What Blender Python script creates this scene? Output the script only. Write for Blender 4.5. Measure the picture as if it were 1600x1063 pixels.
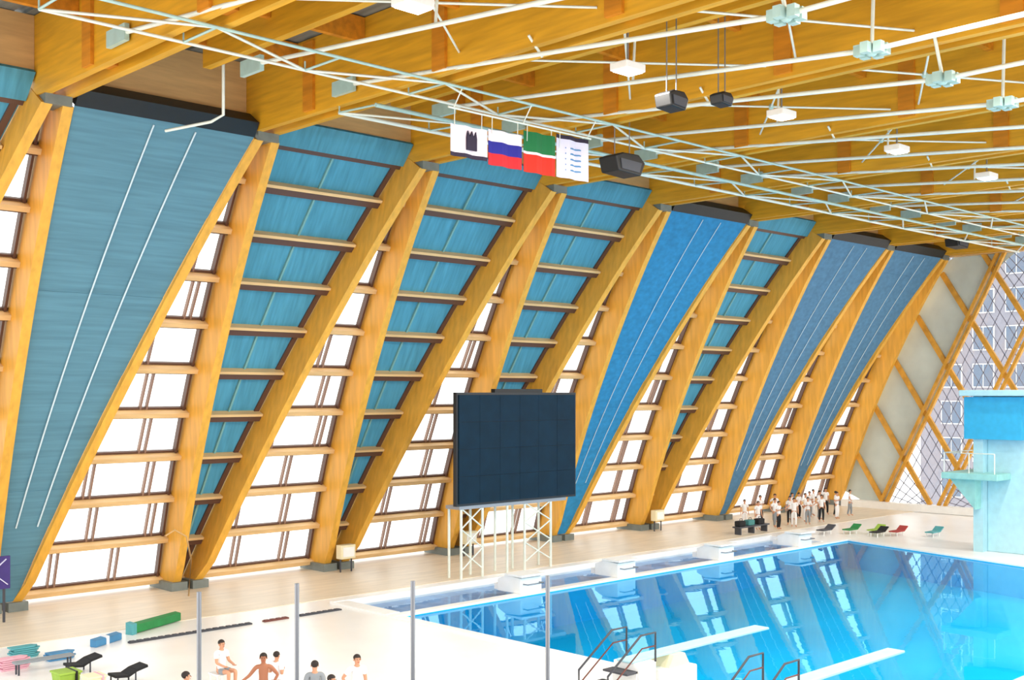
import bpy, bmesh, math, random
from mathutils import Vector, Matrix
random.seed(7)
for o in list(bpy.data.objects): bpy.data.objects.remove(o)
SC = bpy.context.scene
COL = SC.collection

# ------------------------------------------------------------------ camera
EYE = 8.09
cam_d = bpy.data.cameras.new('camera'); cam = bpy.data.objects.new('camera', cam_d); COL.objects.link(cam)
cam.location = (0, 0, EYE)
yaw = math.atan2(0.7204, 0.6935)            # heading of the view in the X-Y plane
cam.rotation_euler = (math.pi/2, 0, yaw - math.pi/2)
cam_d.sensor_width = 36; cam_d.lens = 36*1800/1600
cam_d.shift_y = (614.66-531.5)/1600
cam_d.clip_start = .1; cam_d.clip_end = 600
SC.camera = cam

# ------------------------------------------------------------------ world, light, exposure
W = bpy.data.worlds.new('world'); SC.world = W; W.use_nodes = True
bg = W.node_tree.nodes['Background']
bg.inputs[0].default_value = (1.0, .985, .96, 1); bg.inputs[1].default_value = 2.4
vs = SC.view_settings
vs.view_transform = 'Standard'; vs.look = 'None'; vs.exposure = 0.0; vs.gamma = 1; vs.use_curve_mapping = False
LAMP_W = 750

# ------------------------------------------------------------------ materials
MATS = {}
def srgb(r, g, b):
    f = lambda c: c/12.92 if c <= .04045 else ((c+.055)/1.055)**2.4
    return (f(r/255), f(g/255), f(b/255), 1)
def mat(name, rgb, rough=.6, metal=0, var=.0, scale=(3, 3, 3), bump=0, spec=.5, emit=0, transl=0):
    m = bpy.data.materials.new(name); m.use_nodes = True
    nt = m.node_tree; b = nt.nodes['Principled BSDF']; L = nt.links
    c = srgb(*rgb)
    b.inputs['Base Color'].default_value = c
    b.inputs['Roughness'].default_value = rough; b.inputs['Metallic'].default_value = metal
    b.inputs['Specular IOR Level'].default_value = spec
    if emit:
        b.inputs['Emission Color'].default_value = c; b.inputs['Emission Strength'].default_value = emit
    if var or bump:
        tc = nt.nodes.new('ShaderNodeTexCoord'); mp = nt.nodes.new('ShaderNodeMapping'); n = nt.nodes.new('ShaderNodeTexNoise')
        mp.inputs['Scale'].default_value = scale
        n.inputs['Scale'].default_value = 1; n.inputs['Detail'].default_value = 4
        L.new(tc.outputs['Object'], mp.inputs[0]); L.new(mp.outputs[0], n.inputs['Vector'])
        if var:
            r = nt.nodes.new('ShaderNodeValToRGB')
            lo = [max(0, x*(1-var)) for x in c[:3]]; hi = [min(1, x*(1+var)) for x in c[:3]]
            r.color_ramp.elements[0].color = (*lo, 1); r.color_ramp.elements[1].color = (*hi, 1)
            r.color_ramp.elements[0].position = .3; r.color_ramp.elements[1].position = .7
            L.new(n.outputs['Fac'], r.inputs[0]); L.new(r.outputs[0], b.inputs['Base Color'])
        if bump:
            bp = nt.nodes.new('ShaderNodeBump'); bp.inputs['Strength'].default_value = bump
            L.new(n.outputs['Fac'], bp.inputs['Height']); L.new(bp.outputs[0], b.inputs['Normal'])
    if transl:
        out = nt.nodes['Material Output']; tr = nt.nodes.new('ShaderNodeBsdfTranslucent'); mx = nt.nodes.new('ShaderNodeMixShader')
        tr.inputs[0].default_value = c; mx.inputs[0].default_value = transl
        L.new(b.outputs[0], mx.inputs[1]); L.new(tr.outputs[0], mx.inputs[2]); L.new(mx.outputs[0], out.inputs[0])
    MATS[name] = m
    return m
mat('wood', (226, 168, 62), .5, var=.13, scale=(5, 5, .6), bump=.05)
mat('wood_beam', (218, 160, 34), .5, var=.16, scale=(5, .5, 6), bump=.05)
mat('wood_orange', (205, 130, 25), .5, var=.2, scale=(5, .6, 5))
mat('wood_tan', (205, 165, 110), .55, var=.12, scale=(.7, 4, 6))
mat('wood_pale', (226, 190, 135), .55, var=.12, scale=(.7, 4, 6))
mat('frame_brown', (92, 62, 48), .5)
mat('mullion', (150, 120, 105), .45)
mat('deck', (246, 245, 243), .28, var=.03, scale=(.6, .6, .6))
mat('beige_tile', (228, 214, 192), .4, var=.10, scale=(.5, 3, 1))
mat('white', (244, 244, 242), .4, var=.03)
mat('white_steel', (226, 232, 222), .35, var=.05)
mat('teal_steel', (170, 200, 195), .35, var=.08)
mat('steel', (150, 152, 158), .35, metal=.6)
mat('shoe', (120, 128, 124), .5, metal=.2, var=.1)
mat('black', (14, 14, 16), .5, var=.2)
mat('board', (10, 40, 58), .6, var=.15, scale=(2, 2, 2), spec=.15)
mat('board_edge', (12, 20, 30), .4)
mat('roof_deck', (118, 124, 122), .6, var=.25, scale=(6, .3, 1))
mat('pool_tile', (14, 198, 250), .5, var=.08, scale=(.25, .25, .25))
mat('trough_tile', (150, 184, 240), .5, var=.3, scale=(1.2, .6, 1))
mat('blind', (98, 146, 166), .8, var=.14, scale=(.4, .4, 9), transl=.18)
mat('blind_deep', (44, 142, 194), .8, var=.16, scale=(3, .4, 5), transl=.18)
mat('blind_slate', (86, 134, 170), .8, var=.16, scale=(3, .4, 5), transl=.18)
mat('blind_panel', (96, 170, 194), .75, var=.22, scale=(7, 1, .6), transl=.38)
mat('cable', (210, 228, 236), .5)
mat('teal_bar', (120, 172, 172), .5)
mat('plastic_light', (236, 238, 240), .5)
mat('grey_panel', (204, 212, 206), .5, var=.12, scale=(.5, .5, .5), transl=.2)
mat('lattice', (206, 150, 50), .5, var=.2, scale=(2, 2, 2))
mat('thin_dark', (128, 130, 150), .5)
mat('tower', (172, 214, 226), .5, var=.06)
mat('tower_blue', (46, 168, 214), .4, var=.08)
mat('tower_teal', (150, 205, 200), .45, var=.08)
mat('skin', (205, 150, 118), .55)
mat('skin_tan', (168, 108, 78), .55)
mat('hair', (38, 28, 24), .7)
mat('cloth_white', (236, 236, 238), .8)
mat('cloth_grey', (140, 146, 152), .8)
mat('cloth_navy', (36, 44, 74), .8)
mat('cloth_black', (24, 24, 28), .8)
mat('cloth_teal', (70, 130, 130), .8)
mat('cloth_red', (170, 60, 56), .8)
mat('mat_green', (30, 130, 66), .6, var=.15)
mat('mat_blue', (64, 130, 176), .6, var=.1)
mat('mat_teal', (80, 160, 168), .6, var=.1)
mat('mat_pink', (226, 170, 186), .6, var=.1)
mat('lime', (150, 184, 66), .6, var=.1)
mat('cream', (236, 226, 190), .6)
mat('dark_grey', (66, 68, 76), .6)
mat('rail_red', (110, 56, 46), .5)
mat('purple', (60, 40, 120), .5, var=.1)
mat('flag_white', (240, 226, 240), .8)
mat('flag_lilac', (218, 216, 244), .8)
mat('flag_blue', (32, 32, 140), .8)
mat('flag_red', (196, 30, 40), .8)
mat('flag_red2', (206, 40, 20), .8)
mat('flag_green', (16, 110, 60), .8)
mat('flag_dark', (40, 30, 54), .8)
mat('facade', (150, 148, 160), .7, var=.06)
mat('facade_glass', (110, 124, 146), .3)
mat('lamp_glow', (255, 250, 236), .5, emit=6)

def water_mat(name, tint, ior, refl, strength):
    m = bpy.data.materials.new(name); m.use_nodes = True; nt = m.node_tree; L = nt.links
    nt.nodes.remove(nt.nodes['Principled BSDF']); out = nt.nodes['Material Output']
    tr = nt.nodes.new('ShaderNodeBsdfTransparent'); tr.inputs[0].default_value = tint
    gl = nt.nodes.new('ShaderNodeBsdfGlossy'); gl.inputs['Roughness'].default_value = .012; gl.inputs[0].default_value = refl
    fr = nt.nodes.new('ShaderNodeFresnel'); fr.inputs[0].default_value = ior
    mx = nt.nodes.new('ShaderNodeMixShader')
    tc = nt.nodes.new('ShaderNodeTexCoord'); n = nt.nodes.new('ShaderNodeTexNoise'); n.inputs['Scale'].default_value = 1.1; n.inputs['Detail'].default_value = 3
    bp = nt.nodes.new('ShaderNodeBump'); bp.inputs['Strength'].default_value = strength; bp.inputs['Distance'].default_value = .3
    L.new(tc.outputs['Object'], n.inputs['Vector']); L.new(n.outputs['Fac'], bp.inputs['Height'])
    L.new(bp.outputs[0], gl.inputs['Normal']); L.new(bp.outputs[0], fr.inputs['Normal'])
    L.new(fr.outputs[0], mx.inputs[0]); L.new(tr.outputs[0], mx.inputs[1]); L.new(gl.outputs[0], mx.inputs[2]); L.new(mx.outputs[0], out.inputs[0])
    MATS[name] = m
water_mat('water', (.42, .97, 1, 1), 1.33, (.5, .9, 1, 1), .007)
water_mat('shallow_water', (.86, .95, 1, 1), 1.08, (.9, .97, 1, 1), .01)
def glass_mat():
    m = bpy.data.materials.new('glass'); m.use_nodes = True; nt = m.node_tree; L = nt.links
    nt.nodes.remove(nt.nodes['Principled BSDF']); out = nt.nodes['Material Output']
    tr = nt.nodes.new('ShaderNodeBsdfTransparent'); tr.inputs[0].default_value = (.95, .97, .97, 1)
    gl = nt.nodes.new('ShaderNodeBsdfGlossy'); gl.inputs['Roughness'].default_value = .05
    mx = nt.nodes.new('ShaderNodeMixShader'); mx.inputs[0].default_value = .05
    L.new(tr.outputs[0], mx.inputs[1]); L.new(gl.outputs[0], mx.inputs[2]); L.new(mx.outputs[0], out.inputs[0])
    MATS['glass'] = m
glass_mat()

# ------------------------------------------------------------------ mesh helpers
class MB:
    def __init__(s): s.v = []; s.f = []; s.smooth = set()
    def poly(s, pts, faces, smooth=False):
        n = len(s.v); s.v += [tuple(p) for p in pts]
        for f in faces:
            if smooth: s.smooth.add(len(s.f))
            s.f.append(tuple(i+n for i in f))
        return s
    def box(s, a, b):
        x0, y0, z0 = a; x1, y1, z1 = b
        return s.poly([(x0,y0,z0),(x1,y0,z0),(x1,y1,z0),(x0,y1,z0),(x0,y0,z1),(x1,y0,z1),(x1,y1,z1),(x0,y1,z1)],
                      [(0,3,2,1),(4,5,6,7),(0,1,5,4),(1,2,6,5),(2,3,7,6),(3,0,4,7)])
    def hexa(s, q0, q1):            # two quads, joined
        return s.poly(list(q0)+list(q1), [(3,2,1,0),(4,5,6,7),(0,1,5,4),(1,2,6,5),(2,3,7,6),(3,0,4,7)])
    def prism(s, pts, vec):
        n = len(pts); v = Vector(vec)
        P = [Vector(p) for p in pts]; Q = [p+v for p in P]
        F = [tuple(range(n-1, -1, -1)), tuple(range(n, 2*n))] + [(i, (i+1) % n, (i+1) % n+n, i+n) for i in range(n)]
        return s.poly(P+Q, F)
    def tube(s, pts, r, n=8, cap=True):
        P = [Vector(p) for p in pts]; R = r if isinstance(r, (list, tuple)) else [r]*len(P)
        rings = []
        for i, p in enumerate(P):
            d = (P[min(i+1, len(P)-1)]-P[max(i-1, 0)]).normalized()
            u = d.cross(Vector((0, 0, 1)))
            if u.length < 1e-3: u = d.cross(Vector((0, 1, 0)))
            u.normalize(); w = u.cross(d)
            rings.append([p+(u*math.cos(t)+w*math.sin(t))*R[i] for t in [2*math.pi*k/n for k in range(n)]])
        base = [q for rg in rings for q in rg]; F = []
        for i in range(len(P)-1):
            for k in range(n): F.append((i*n+k, i*n+(k+1) % n, (i+1)*n+(k+1) % n, (i+1)*n+k))
        s.poly(base, F, smooth=True)
        if cap:
            s.poly(rings[0], [tuple(range(n-1, -1, -1))]); s.poly(rings[-1], [tuple(range(n))])
        return s
    def bar(s, p0, p1, w, h, up=(0, 0, 1)):
        a, b = Vector(p0), Vector(p1); d = (b-a).normalized(); u = Vector(up)
        x = d.cross(u).normalized(); z = x.cross(d).normalized()
        q = lambda p: [p-x*w/2-z*h/2, p+x*w/2-z*h/2, p+x*w/2+z*h/2, p-x*w/2+z*h/2]
        return s.hexa(q(a), q(b))
    def ball(s, c, r, n=10, m=6):
        r = r if isinstance(r, (list, tuple)) else (r, r, r)
        P = [(c[0], c[1], c[2]+r[2])]
        for j in range(1, m):
            t = math.pi*j/m
            for i in range(n):
                a = 2*math.pi*i/n; P.append((c[0]+r[0]*math.sin(t)*math.cos(a), c[1]+r[1]*math.sin(t)*math.sin(a), c[2]+r[2]*math.cos(t)))
        P.append((c[0], c[1], c[2]-r[2])); F = [(0, 1+i, 1+(i+1) % n) for i in range(n)]
        for j in range(m-2):
            for i in range(n): F.append((1+j*n+i, 1+(j+1)*n+i, 1+(j+1)*n+(i+1) % n, 1+j*n+(i+1) % n))
        l = len(P)-1; F += [(l, 1+(m-2)*n+(i+1) % n, 1+(m-2)*n+i) for i in range(n)]
        return s.poly(P, F, smooth=True)
    def build(s, name, material, parent=None, origin=None, bevel=0):
        me = bpy.data.meshes.new(name)
        o0 = Vector(origin) if origin is not None else Vector((0, 0, 0))
        me.from_pydata([Vector(p)-o0 for p in s.v], [], s.f)
        bm = bmesh.new(); bm.from_mesh(me)
        for i, f in enumerate(bm.faces): f.smooth = (i in s.smooth)
        bmesh.ops.recalc_face_normals(bm, faces=bm.faces[:]); bm.to_mesh(me); bm.free()
        me.materials.append(MATS[material])
        o = bpy.data.objects.new(name, me); COL.objects.link(o); o.location = o0
        if parent is not None:
            o.parent = parent
            if origin is None: o.location = -PW(parent)
            else: o.location = o0-PW(parent)
        if bevel:
            b = o.modifiers.new('bevel', 'BEVEL'); b.width = bevel; b.segments = 2; b.limit_method = 'ANGLE'
        return o
def PW(o):                           # world position of an unrotated parent chain
    p = Vector(o.location)
    while o.parent: o = o.parent; p = p+Vector(o.location)
    return p
def tag(o, label, cat=None, group=None, kind=None):
    o['label'] = label
    if cat: o['category'] = cat
    if group: o['group'] = group
    if kind: o['kind'] = kind
    return o
def empty(name, loc, label=None, cat=None, group=None, kind=None):
    o = bpy.data.objects.new(name, None); COL.objects.link(o); o.location = loc; o.empty_display_size = .3
    if label: tag(o, label, cat, group, kind)
    return o
ORD = ['first', 'second', 'third', 'fourth', 'fifth', 'sixth', 'seventh', 'eighth', 'ninth', 'tenth', 'eleventh', 'twelfth', 'thirteenth', 'fourteenth', 'fifteenth', 'sixteenth']

# ------------------------------------------------------------------ hall dimensions
S = 7.42; T0, B0 = 14.5, 15.9
YB, YT, ZT = 44.0, 35.55, 17.21
BULGE = .8
def TX(k): return T0+S*k
def BX(k): return B0+S*k
def wy(z):
    u = z/ZT; return YB-(YB-YT)*u+BULGE*4*u*(1-u)
def wn(z):
    u = z/ZT; dy = (-(YB-YT)+BULGE*4*(1-2*u))/ZT
    n = Vector((0, -1, dy)); return n.normalized()
def WP(x, z, off): return Vector((x, wy(z), z))+wn(z)*off
ROWS = [.12+1.709*i for i in range(11)]
XEND = TX(8)+.62
LO, BO = .33, .48                    # half distance of a pair of legs at top, at base
def right_leg_x(k, z): u = z/ZT; return (BX(k)-BO)*(1-u)+(TX(k)+LO)*u
def left_leg_x(k, z): u = z/ZT; return (BX(k-1)+BO)*(1-u)+(TX(k)-LO)*u

# ------------------------------------------------------------------ floor and pool
PX0, PY1 = 26.0, 32.8
PFX, PFY = 57.2, PY1
PNX, PNY = 49.6, 4.0
TRX0, TRX1, TRY0, TRY1 = 26.3, 55.2, 33.25, 36.5
def slab(name, pts, z0, z1, m): return MB().prism([(x, y, z0) for x, y in pts], (0, 0, z1-z0)).build(name, m)
fl = empty('floor', (26, 20, 0), 'pale tiled pool hall floor around the water', 'floor', kind='structure')
def fpart(name, pts, z0, z1, m):
    o = slab(name, pts, z0, z1, m); o.parent = fl; o.location = -Vector(fl.location); return o
fpart('deck', [(-4, -4), (PX0-.35, -4), (PX0-.35, TRY1+.25), (-4, TRY1+.25)], -.4, 0, 'deck')
fpart('deck', [(PX0-.35, TRY1+.25), (76, TRY1+.25), (76, 37.6), (PX0-.35, 37.6)], -.4, 0, 'deck')
fpart('deck', [(-4, TRY1+.25), (PX0-.35, TRY1+.25), (PX0-.35, 37.6), (-4, 37.6)], -.4, 0, 'deck')
fpart('deck', [(PFX+.35, TRY0-.45), (76, TRY0-.45), (76, TRY1+.25), (PFX+.35, TRY1+.25)], -.4, 0, 'deck')
fpart('deck', [(TRX1+.2, TRY0-.05), (PFX+.35, TRY0-.05), (PFX+.35, TRY1+.25), (TRX1+.2, TRY1+.25)], -.4, 0, 'deck')
fpart('deck', [(PFX+.35, TRY0-.45), (PNX+.35, PNY), (76, PNY)] + [(76, TRY0-.45)], -.4, 0, 'deck')
fpart('walkway', [(-4, 37.6), (78, 37.6), (78, 45.6), (-4, 45.6)], -.4, .02, 'beige_tile')

pool = empty('swimming_pool', (40, 20, 0), 'large pool of bright blue water in front of the scoreboard', 'pool')
def ppart(mb, name, m): return mb.build(name, m, pool)
ppart(MB().prism([(PX0, PNY, -1.5), (PNX, PNY, -1.5), (PFX, PFY, -1.5), (PX0, PY1, -1.5)], (0, 0, -.3)), 'pool_bottom', 'pool_tile')
ppart(MB().box((PX0-.3, PNY, -1.5), (PX0, PY1, -.02)), 'pool_wall', 'pool_tile')
ppart(MB().box((PX0-.3, PY1, -1.5), (PFX+.3, PY1+.2, -.02)), 'pool_wall', 'pool_tile')
ppart(MB().prism([(PFX, PFY, -1.5), (PNX, PNY, -1.5), (PNX+.3, PNY, -1.5), (PFX+.3, PFY, -1.5)], (0, 0, 1.48)), 'pool_wall', 'pool_tile')
ppart(MB().poly([(PX0, PNY, -.05), (PNX, PNY, -.05), (PFX, PFY, -.05), (PX0, PY1, -.05)], [(0, 1, 2, 3)]), 'water', 'water')
ppart(MB().box((PX0-.35, PNY, -.02), (PX0+.03, PY1, .05)), 'coping', 'white')
ppart(MB().box((PX0-.35, PY1, -.02), (PFX+.35, TRY0, .06)), 'coping', 'white')
ppart(MB().prism([(PFX, PFY, -.02), (PNX, PNY, -.02), (PNX+.4, PNY, -.02), (PFX+.4, PFY, -.02)], (0, 0, .07)), 'coping', 'white')

tr = empty('overflow_trough', (40, 35, 0), 'shallow lilac blue overflow trough along the wall side of the pool', 'trough')
MB().box((TRX0, TRY0, -.5), (TRX1, TRY1, -.24)).build('trough_bottom', 'trough_tile', tr)
MB().poly([(TRX0, TRY0, -.16), (TRX1, TRY0, -.16), (TRX1, TRY1, -.16), (TRX0, TRY1, -.16)], [(0, 1, 2, 3)]).build('water', 'shallow_water', tr)
MB().box((PX0-.35, TRY1, -.4), (TRX1+.2, TRY1+.25, .1)).build('kerb', 'white', tr)
MB().box((PX0-.35, TRY0, -.4), (TRX0, TRY1, .08)).build('kerb', 'white', tr)
MB().box((TRX1, TRY0, -.4), (TRX1+.2, TRY1, .08)).build('kerb', 'white', tr)

# ------------------------------------------------------------------ curved glulam legs of the leaning wall
ZS = [ZT*i/14 for i in range(15)]
def leg(name, xf, label, wslant, group):
    mb = MB(); R = []
    hw = .17*wslant
    for z in ZS:
        x = xf(z); fo = .44+.14*math.sin(math.pi*min(1, z/ZT+.12)); R.append([WP(x-hw, z, fo), WP(x+hw, z, fo), WP(x+hw, z, -1.02), WP(x-hw, z, -1.02)])
    n = len(R); P = [p for r in R for p in r]; F = [(3, 2, 1, 0), tuple((n-1)*4+i for i in range(4))]
    for i in range(n-1):
        for k in range(4): F.append((i*4+k, i*4+(k+1) % 4, (i+1)*4+(k+1) % 4, (i+1)*4+k))
    mb.poly(P, F)
    root = empty(name, (xf(0), YB, 0.02), label, 'column', group)
    for v in range(len(mb.v)):
        if mb.v[v][2] < .3: mb.v[v] = (mb.v[v][0], mb.v[v][1], max(mb.v[v][2], .3))
    mb.build('shaft', 'wood', root, origin=(xf(0), YB, .02))
    c = WP(xf(0), .02, 0)
    MB().box((c.x-.36, c.y-.7, .02), (c.x+.36, c.y+1.2, .36)).build('steel_shoe', 'shoe', root)
    return root
for k in range(0, 9):
    leg('glulam_column', lambda z, k=k: right_leg_x(k, z), 'upright curved glulam column with orange side, %s upright one counting from the left' % ORD[k], 1, 'upright glulam columns')
for k in range(0, 9):
    leg('glulam_column', lambda z, k=k: left_leg_x(k, z), 'strongly slanted curved glulam column, ochre, %s slanted one counting from the left' % ORD[k], 1.05, 'slanted glulam columns')

# ------------------------------------------------------------------ window wedges (pointed at the top) between the legs
def strip(xa0, xb0, xa1, xb1, z0, z1, o0, o1):
    o0 -= .3; o1 -= .3      # a trapezoid slab between two rows
    return MB().hexa([WP(xa0, z0, o0), WP(xb0, z0, o0), WP(xb0, z0, o1), WP(xa0, z0, o1)],
                     [WP(xa1, z1, o0), WP(xb1, z1, o0), WP(xb1, z1, o1), WP(xa1, z1, o1)])
wi = 0
for k in range(0, 9):
    wi += 1
    root = empty('window_%d' % wi, (TX(k)-2, YB, 0.02), 'bright white pointed window wedge with brown bars, %s white one counting from the left' % ORD[k], 'window', kind='structure')
    la = lambda z: left_leg_x(k, z); lb = lambda z: right_leg_x(k, z)
    for i in range(10):
        z0, z1 = ROWS[i], ROWS[i+1]
        z0p, z1p = z0+.16, z1-.12
        if i == 9: z1p = 17.0
        a0, b0, a1, b1 = la(z0p), lb(z0p), la(z1p), lb(z1p)
        # sill / transom of this row
        strip(la(z0)-.0, lb(z0), la(z0+.17), lb(z0+.17), z0-.02, z0+.15, -.62, -.14).build('transom', 'wood_pale', root)
        strip(la(z0), lb(z0), la(z0), lb(z0), z0-.13, z0-.02, -.66, -.36).build('rail', 'frame_brown', root)
        strip(la(z0p), lb(z0p), la(z0p), lb(z0p), z0p, z0p+.07, -.64, -.5).build('rail', 'frame_brown', root)
        # mullion pairs, staggered
        wid = b0-a0
        cuts = []
        if wid > 1.6:
            step = 2.45; ph = (.9, 1.9, 1.35, .55, 1.6)[(i*2+k) % 5]
            x = b0-.35-ph
            while x > a0+.5:
                cuts.append(x); x -= step
        cuts = sorted(cuts)
        edges = [None]+cuts+[None]
        for j in range(len(edges)-1):
            xa0 = a0 if edges[j] is None else edges[j]+.16; xa1 = a1 if edges[j] is None else min(max(edges[j]+.16, a1), b1)
            xb0 = b0 if edges[j+1] is None else edges[j+1]-.16; xb1 = b1 if edges[j+1] is None else min(max(edges[j+1]-.16, a1), b1)
            if xb0-xa0 < .05: continue
            strip(xa0, xb0, xa1, max(xb1, xa1+.01), z0p, z1p, -.60, -.57).build('pane', 'glass', root)
        for x in cuts:
            for dx in (-.13, .13):
                if x+dx-.04 > a0 and x+dx+.04 < b0:
                    zt = z1p if a1 < x+dx < b1 else max(z0p+.2, z0p+(z1p-z0p)*min(1, max(0, (x+dx-a0)/(a1-a0+1e-6))))
                    strip(x+dx-.035, x+dx+.035, x+dx-.035, x+dx+.035, z0p, zt, -.66, -.5).build('mullion', 'mullion', root)
            strip(x-.1, x+.1, x-.1, x+.1, z0p, z1p if a1 < x < b1 else z0p+.6*(z1p-z0p), -.60, -.58).build('pane', 'glass', root)
        # inner side jamb next to the upright leg
        strip(lb(z0p)-.34, lb(z0p)-.25, lb(z1p)-.34, lb(z1p)-.25, z0p, z1p, -.66, -.4).build('jamb_or_shade', 'frame_brown', root)

# ------------------------------------------------------------------ blue wedges (wide at the top)
BLIND_BAYS = {0: 'blind', 4: 'blind_deep', 6: 'blind_slate', 7: 'blind_slate'}
bn = 0; pn = 0
DESC = {0: 'wide grey blue roller blind with two white cables, largest of the plain blinds',
        4: 'vivid blue full roller blind right of the scoreboard',
        6: 'slate blue full roller blind, second plain blind from the end wall',
        7: 'slate blue full roller blind next to the diamond lattice end wall'}
for k in range(-1, 8):
    ra = lambda z: right_leg_x(k, z)+.2; rb = lambda z: left_leg_x(k+1, z)-.2
    if k in BLIND_BAYS:
        m = BLIND_BAYS[k]
        root = empty('roller_blind', (BX(k), YB, .02), DESC[k], 'blind', 'plain roller blinds on the leaning wall')
        off = .36
        zz = [.5+(17.3-.5)*i/12 for i in range(13)]
        mb = MB()
        for i in range(12):
            z0, z1 = zz[i], zz[i+1]
            A = [WP(ra(z0), z0, off), WP(rb(z0), z0, off), WP(rb(z1), z1, off), WP(ra(z1), z1, off)]
            n = len(mb.v); mb.v += [tuple(p) for p in A]; mb.f.append((n, n+1, n+2, n+3))
        fab = mb.build('fabric', m, root)
        sd = fab.modifiers.new('thick', 'SOLIDIFY'); sd.thickness = .02
        MB().hexa([WP(ra(17.2), 17.26, -.3), WP(rb(17.2), 17.26, -.3), WP(rb(17.2), 17.26, .44), WP(ra(17.2), 17.26, .44)],
                  [WP(ra(17.2), 17.72, -.3), WP(rb(17.2), 17.72, -.3), WP(rb(17.2), 17.72, .44), WP(ra(17.2), 17.72, .44)]).build('cassette', 'black', root)
        for fr in (.42, .66):
            pts = []
            for i in range(13):
                z = 17.1*(1-i/12)+.6*(i/12); x = ra(16.7)+(rb(16.7)-ra(16.7))*fr
                x = x+(BX(k)-.0-x)*(1-z/16.7)*(1.0)+(-.35 if fr < .5 else .25)*(1-z/16.7)
                if z < 2: continue
                pts.append(WP(x, z, off+.06))
            MB().tube(pts, .03 if k == 0 else .02, 6).build('cable', 'cable', root)
    else:
        pn += 1; wi += 1
        lab = {-1: 'blue shaded window wedge cut by the left picture edge', 1: 'blue shaded window wedge with beige bars, first one right of the big grey blue blind',
               2: 'blue shaded window wedge with beige bars below the white emblem flag', 3: 'blue shaded window wedge with beige bars directly above the scoreboard',
               5: 'narrow blue green shaded window wedge between two plain blinds'}[k]
        root = empty('window_%d' % wi, (BX(k), YB, .02), lab, 'window', kind='structure')
        for i in range(10):
            z0, z1 = ROWS[i]+.13, ROWS[i+1]-.19
            z1c = z1
            if i == 9: z1 = z1c = 16.72
            a0, b0, a1, b1 = ra(z0), rb(z0), ra(z1c), rb(z1c)
            strip(ra(ROWS[i]), rb(ROWS[i]), ra(ROWS[i]), rb(ROWS[i]), ROWS[i]+.03, ROWS[i]+.13, -.55, -.02).build('transom', 'wood_pale', root)
            strip(ra(ROWS[i]), rb(ROWS[i]), ra(ROWS[i]), rb(ROWS[i]), ROWS[i]-.2, ROWS[i]+.03, -.6, -.1).build('rail', 'frame_brown', root)  # rail deepened so its dark brown also stands for shade under the transom
            if b0-a0 < .12: continue
            if b0-a0 > .6: strip(b0-.3, b0-.08, b1-.3, b1-.08, z0, z1, -.38, -.3).build('jamb_or_shade', 'frame_brown', root)  # dark strip painting in the shade of the gap beside the slanted leg
            if b0-a0 < .8:
                strip(a0, b0, a1, b1, z0, z1, -.42, -.39).build('blind_panel', 'blind_panel', root)
            else:
                m0, m1 = (a0+b0)/2, (a1+b1)/2
                strip(a0, m0-.04, a1, m1-.04, z0, z1, -.42, -.39).build('blind_panel', 'blind_panel', root)
                strip(m0+.04, b0, m1+.04, b1, z0, z1, -.42, -.39).build('blind_panel', 'blind_panel', root)
                strip(m0-.04, m0+.04, m1-.04, m1+.04, z0, z1, -.46, -.3).build('mullion', 'teal_bar', root)
        strip(ra(16.85), rb(16.85), ra(16.85), rb(16.85), 16.74, 16.9, -.6, -.2).build('rail', 'frame_brown', root)  # dark in place of a pale transom, painting in the shade there
        strip(ra(16.9), rb(16.9), ra(17.2), rb(17.2), 16.9, 17.7, -.3, -.1).build('blind_roll', 'blind_panel', root)

# ------------------------------------------------------------------ roof
YR0 = -4.0
rf = MB()
nr = 60
for i in range(nr):                                # ribbed metal sheet
    x0 = -4+82*i/nr; x1 = x0+82/nr
    rf.box((x0, YR0, 19.75), (x1-.35, 37, 19.85)); rf.box((x1-.35, YR0, 19.85), (x1, 37, 19.95))
roof = tag(rf.build('ceiling', 'roof_deck'), 'grey ribbed metal roof deck above the timber beams', 'ceiling', kind='structure')
MB().box((-4, 36.2, 19.95), (78, 37, 20.2)).build('eave_strip', 'dark_grey', roof)

for k in range(-1, 8):                              # tan edge beam panels between the beam ends
    tag(MB().box((TX(k)+.5, 35.75, 17.75), (TX(k+1)-.5, 36.05, 19.72)).build('edge_beam', 'wood_tan', None, origin=(TX(k)+3.7, 35.9, 17.75)),
        'tan edge beam panel above the leaning wall, %s from the left' % ORD[k+1], 'beam', 'edge beam panels')
for k in range(-1, 9):                              # twin main beams across the hall
    root = empty('roof_beam', (TX(k), 35.8, 17.25), 'deep ochre twin glulam roof beam crossing the hall, %s from the left' % ORD[k+1], 'beam', 'twin glulam roof beams')
    for dx in (-.36, .36):
        MB().box((TX(k)+dx-.13, YR0, 17.25), (TX(k)+dx+.13, 36.2, 19.72)).build('beam_board', 'wood_beam', root)
    for y in (31.8, 25.2, 18.6, 12.0, 5.4):
        MB().box((TX(k)-.6, y-.28, 17.35), (TX(k)-.49, y+.28, 19.6)).build('stiffener', 'wood_orange', root)
        MB().box((TX(k)-.23, y-.28, 17.45), (TX(k)+.23, y+.28, 19.6)).build('spacer_block', 'wood_orange', root)
    MB().box((TX(k)-.42, 35.1, 16.95), (TX(k)+.42, 36.0, 17.25)).build('bearing_plate', 'shoe', root)
for k in range(-1, 8):                              # shallower beams at half bay
    x = TX(k)+S/2
    tag(MB().box((x-.14, YR0, 18.3), (x+.14, 32.75, 19.72)).build('secondary_beam', 'wood_beam', None, origin=(x, 16, 18.3)),
        'slim ochre roof beam midway between twin beams, %s from the left' % ORD[k+1], 'beam', 'slim roof beams')
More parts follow.
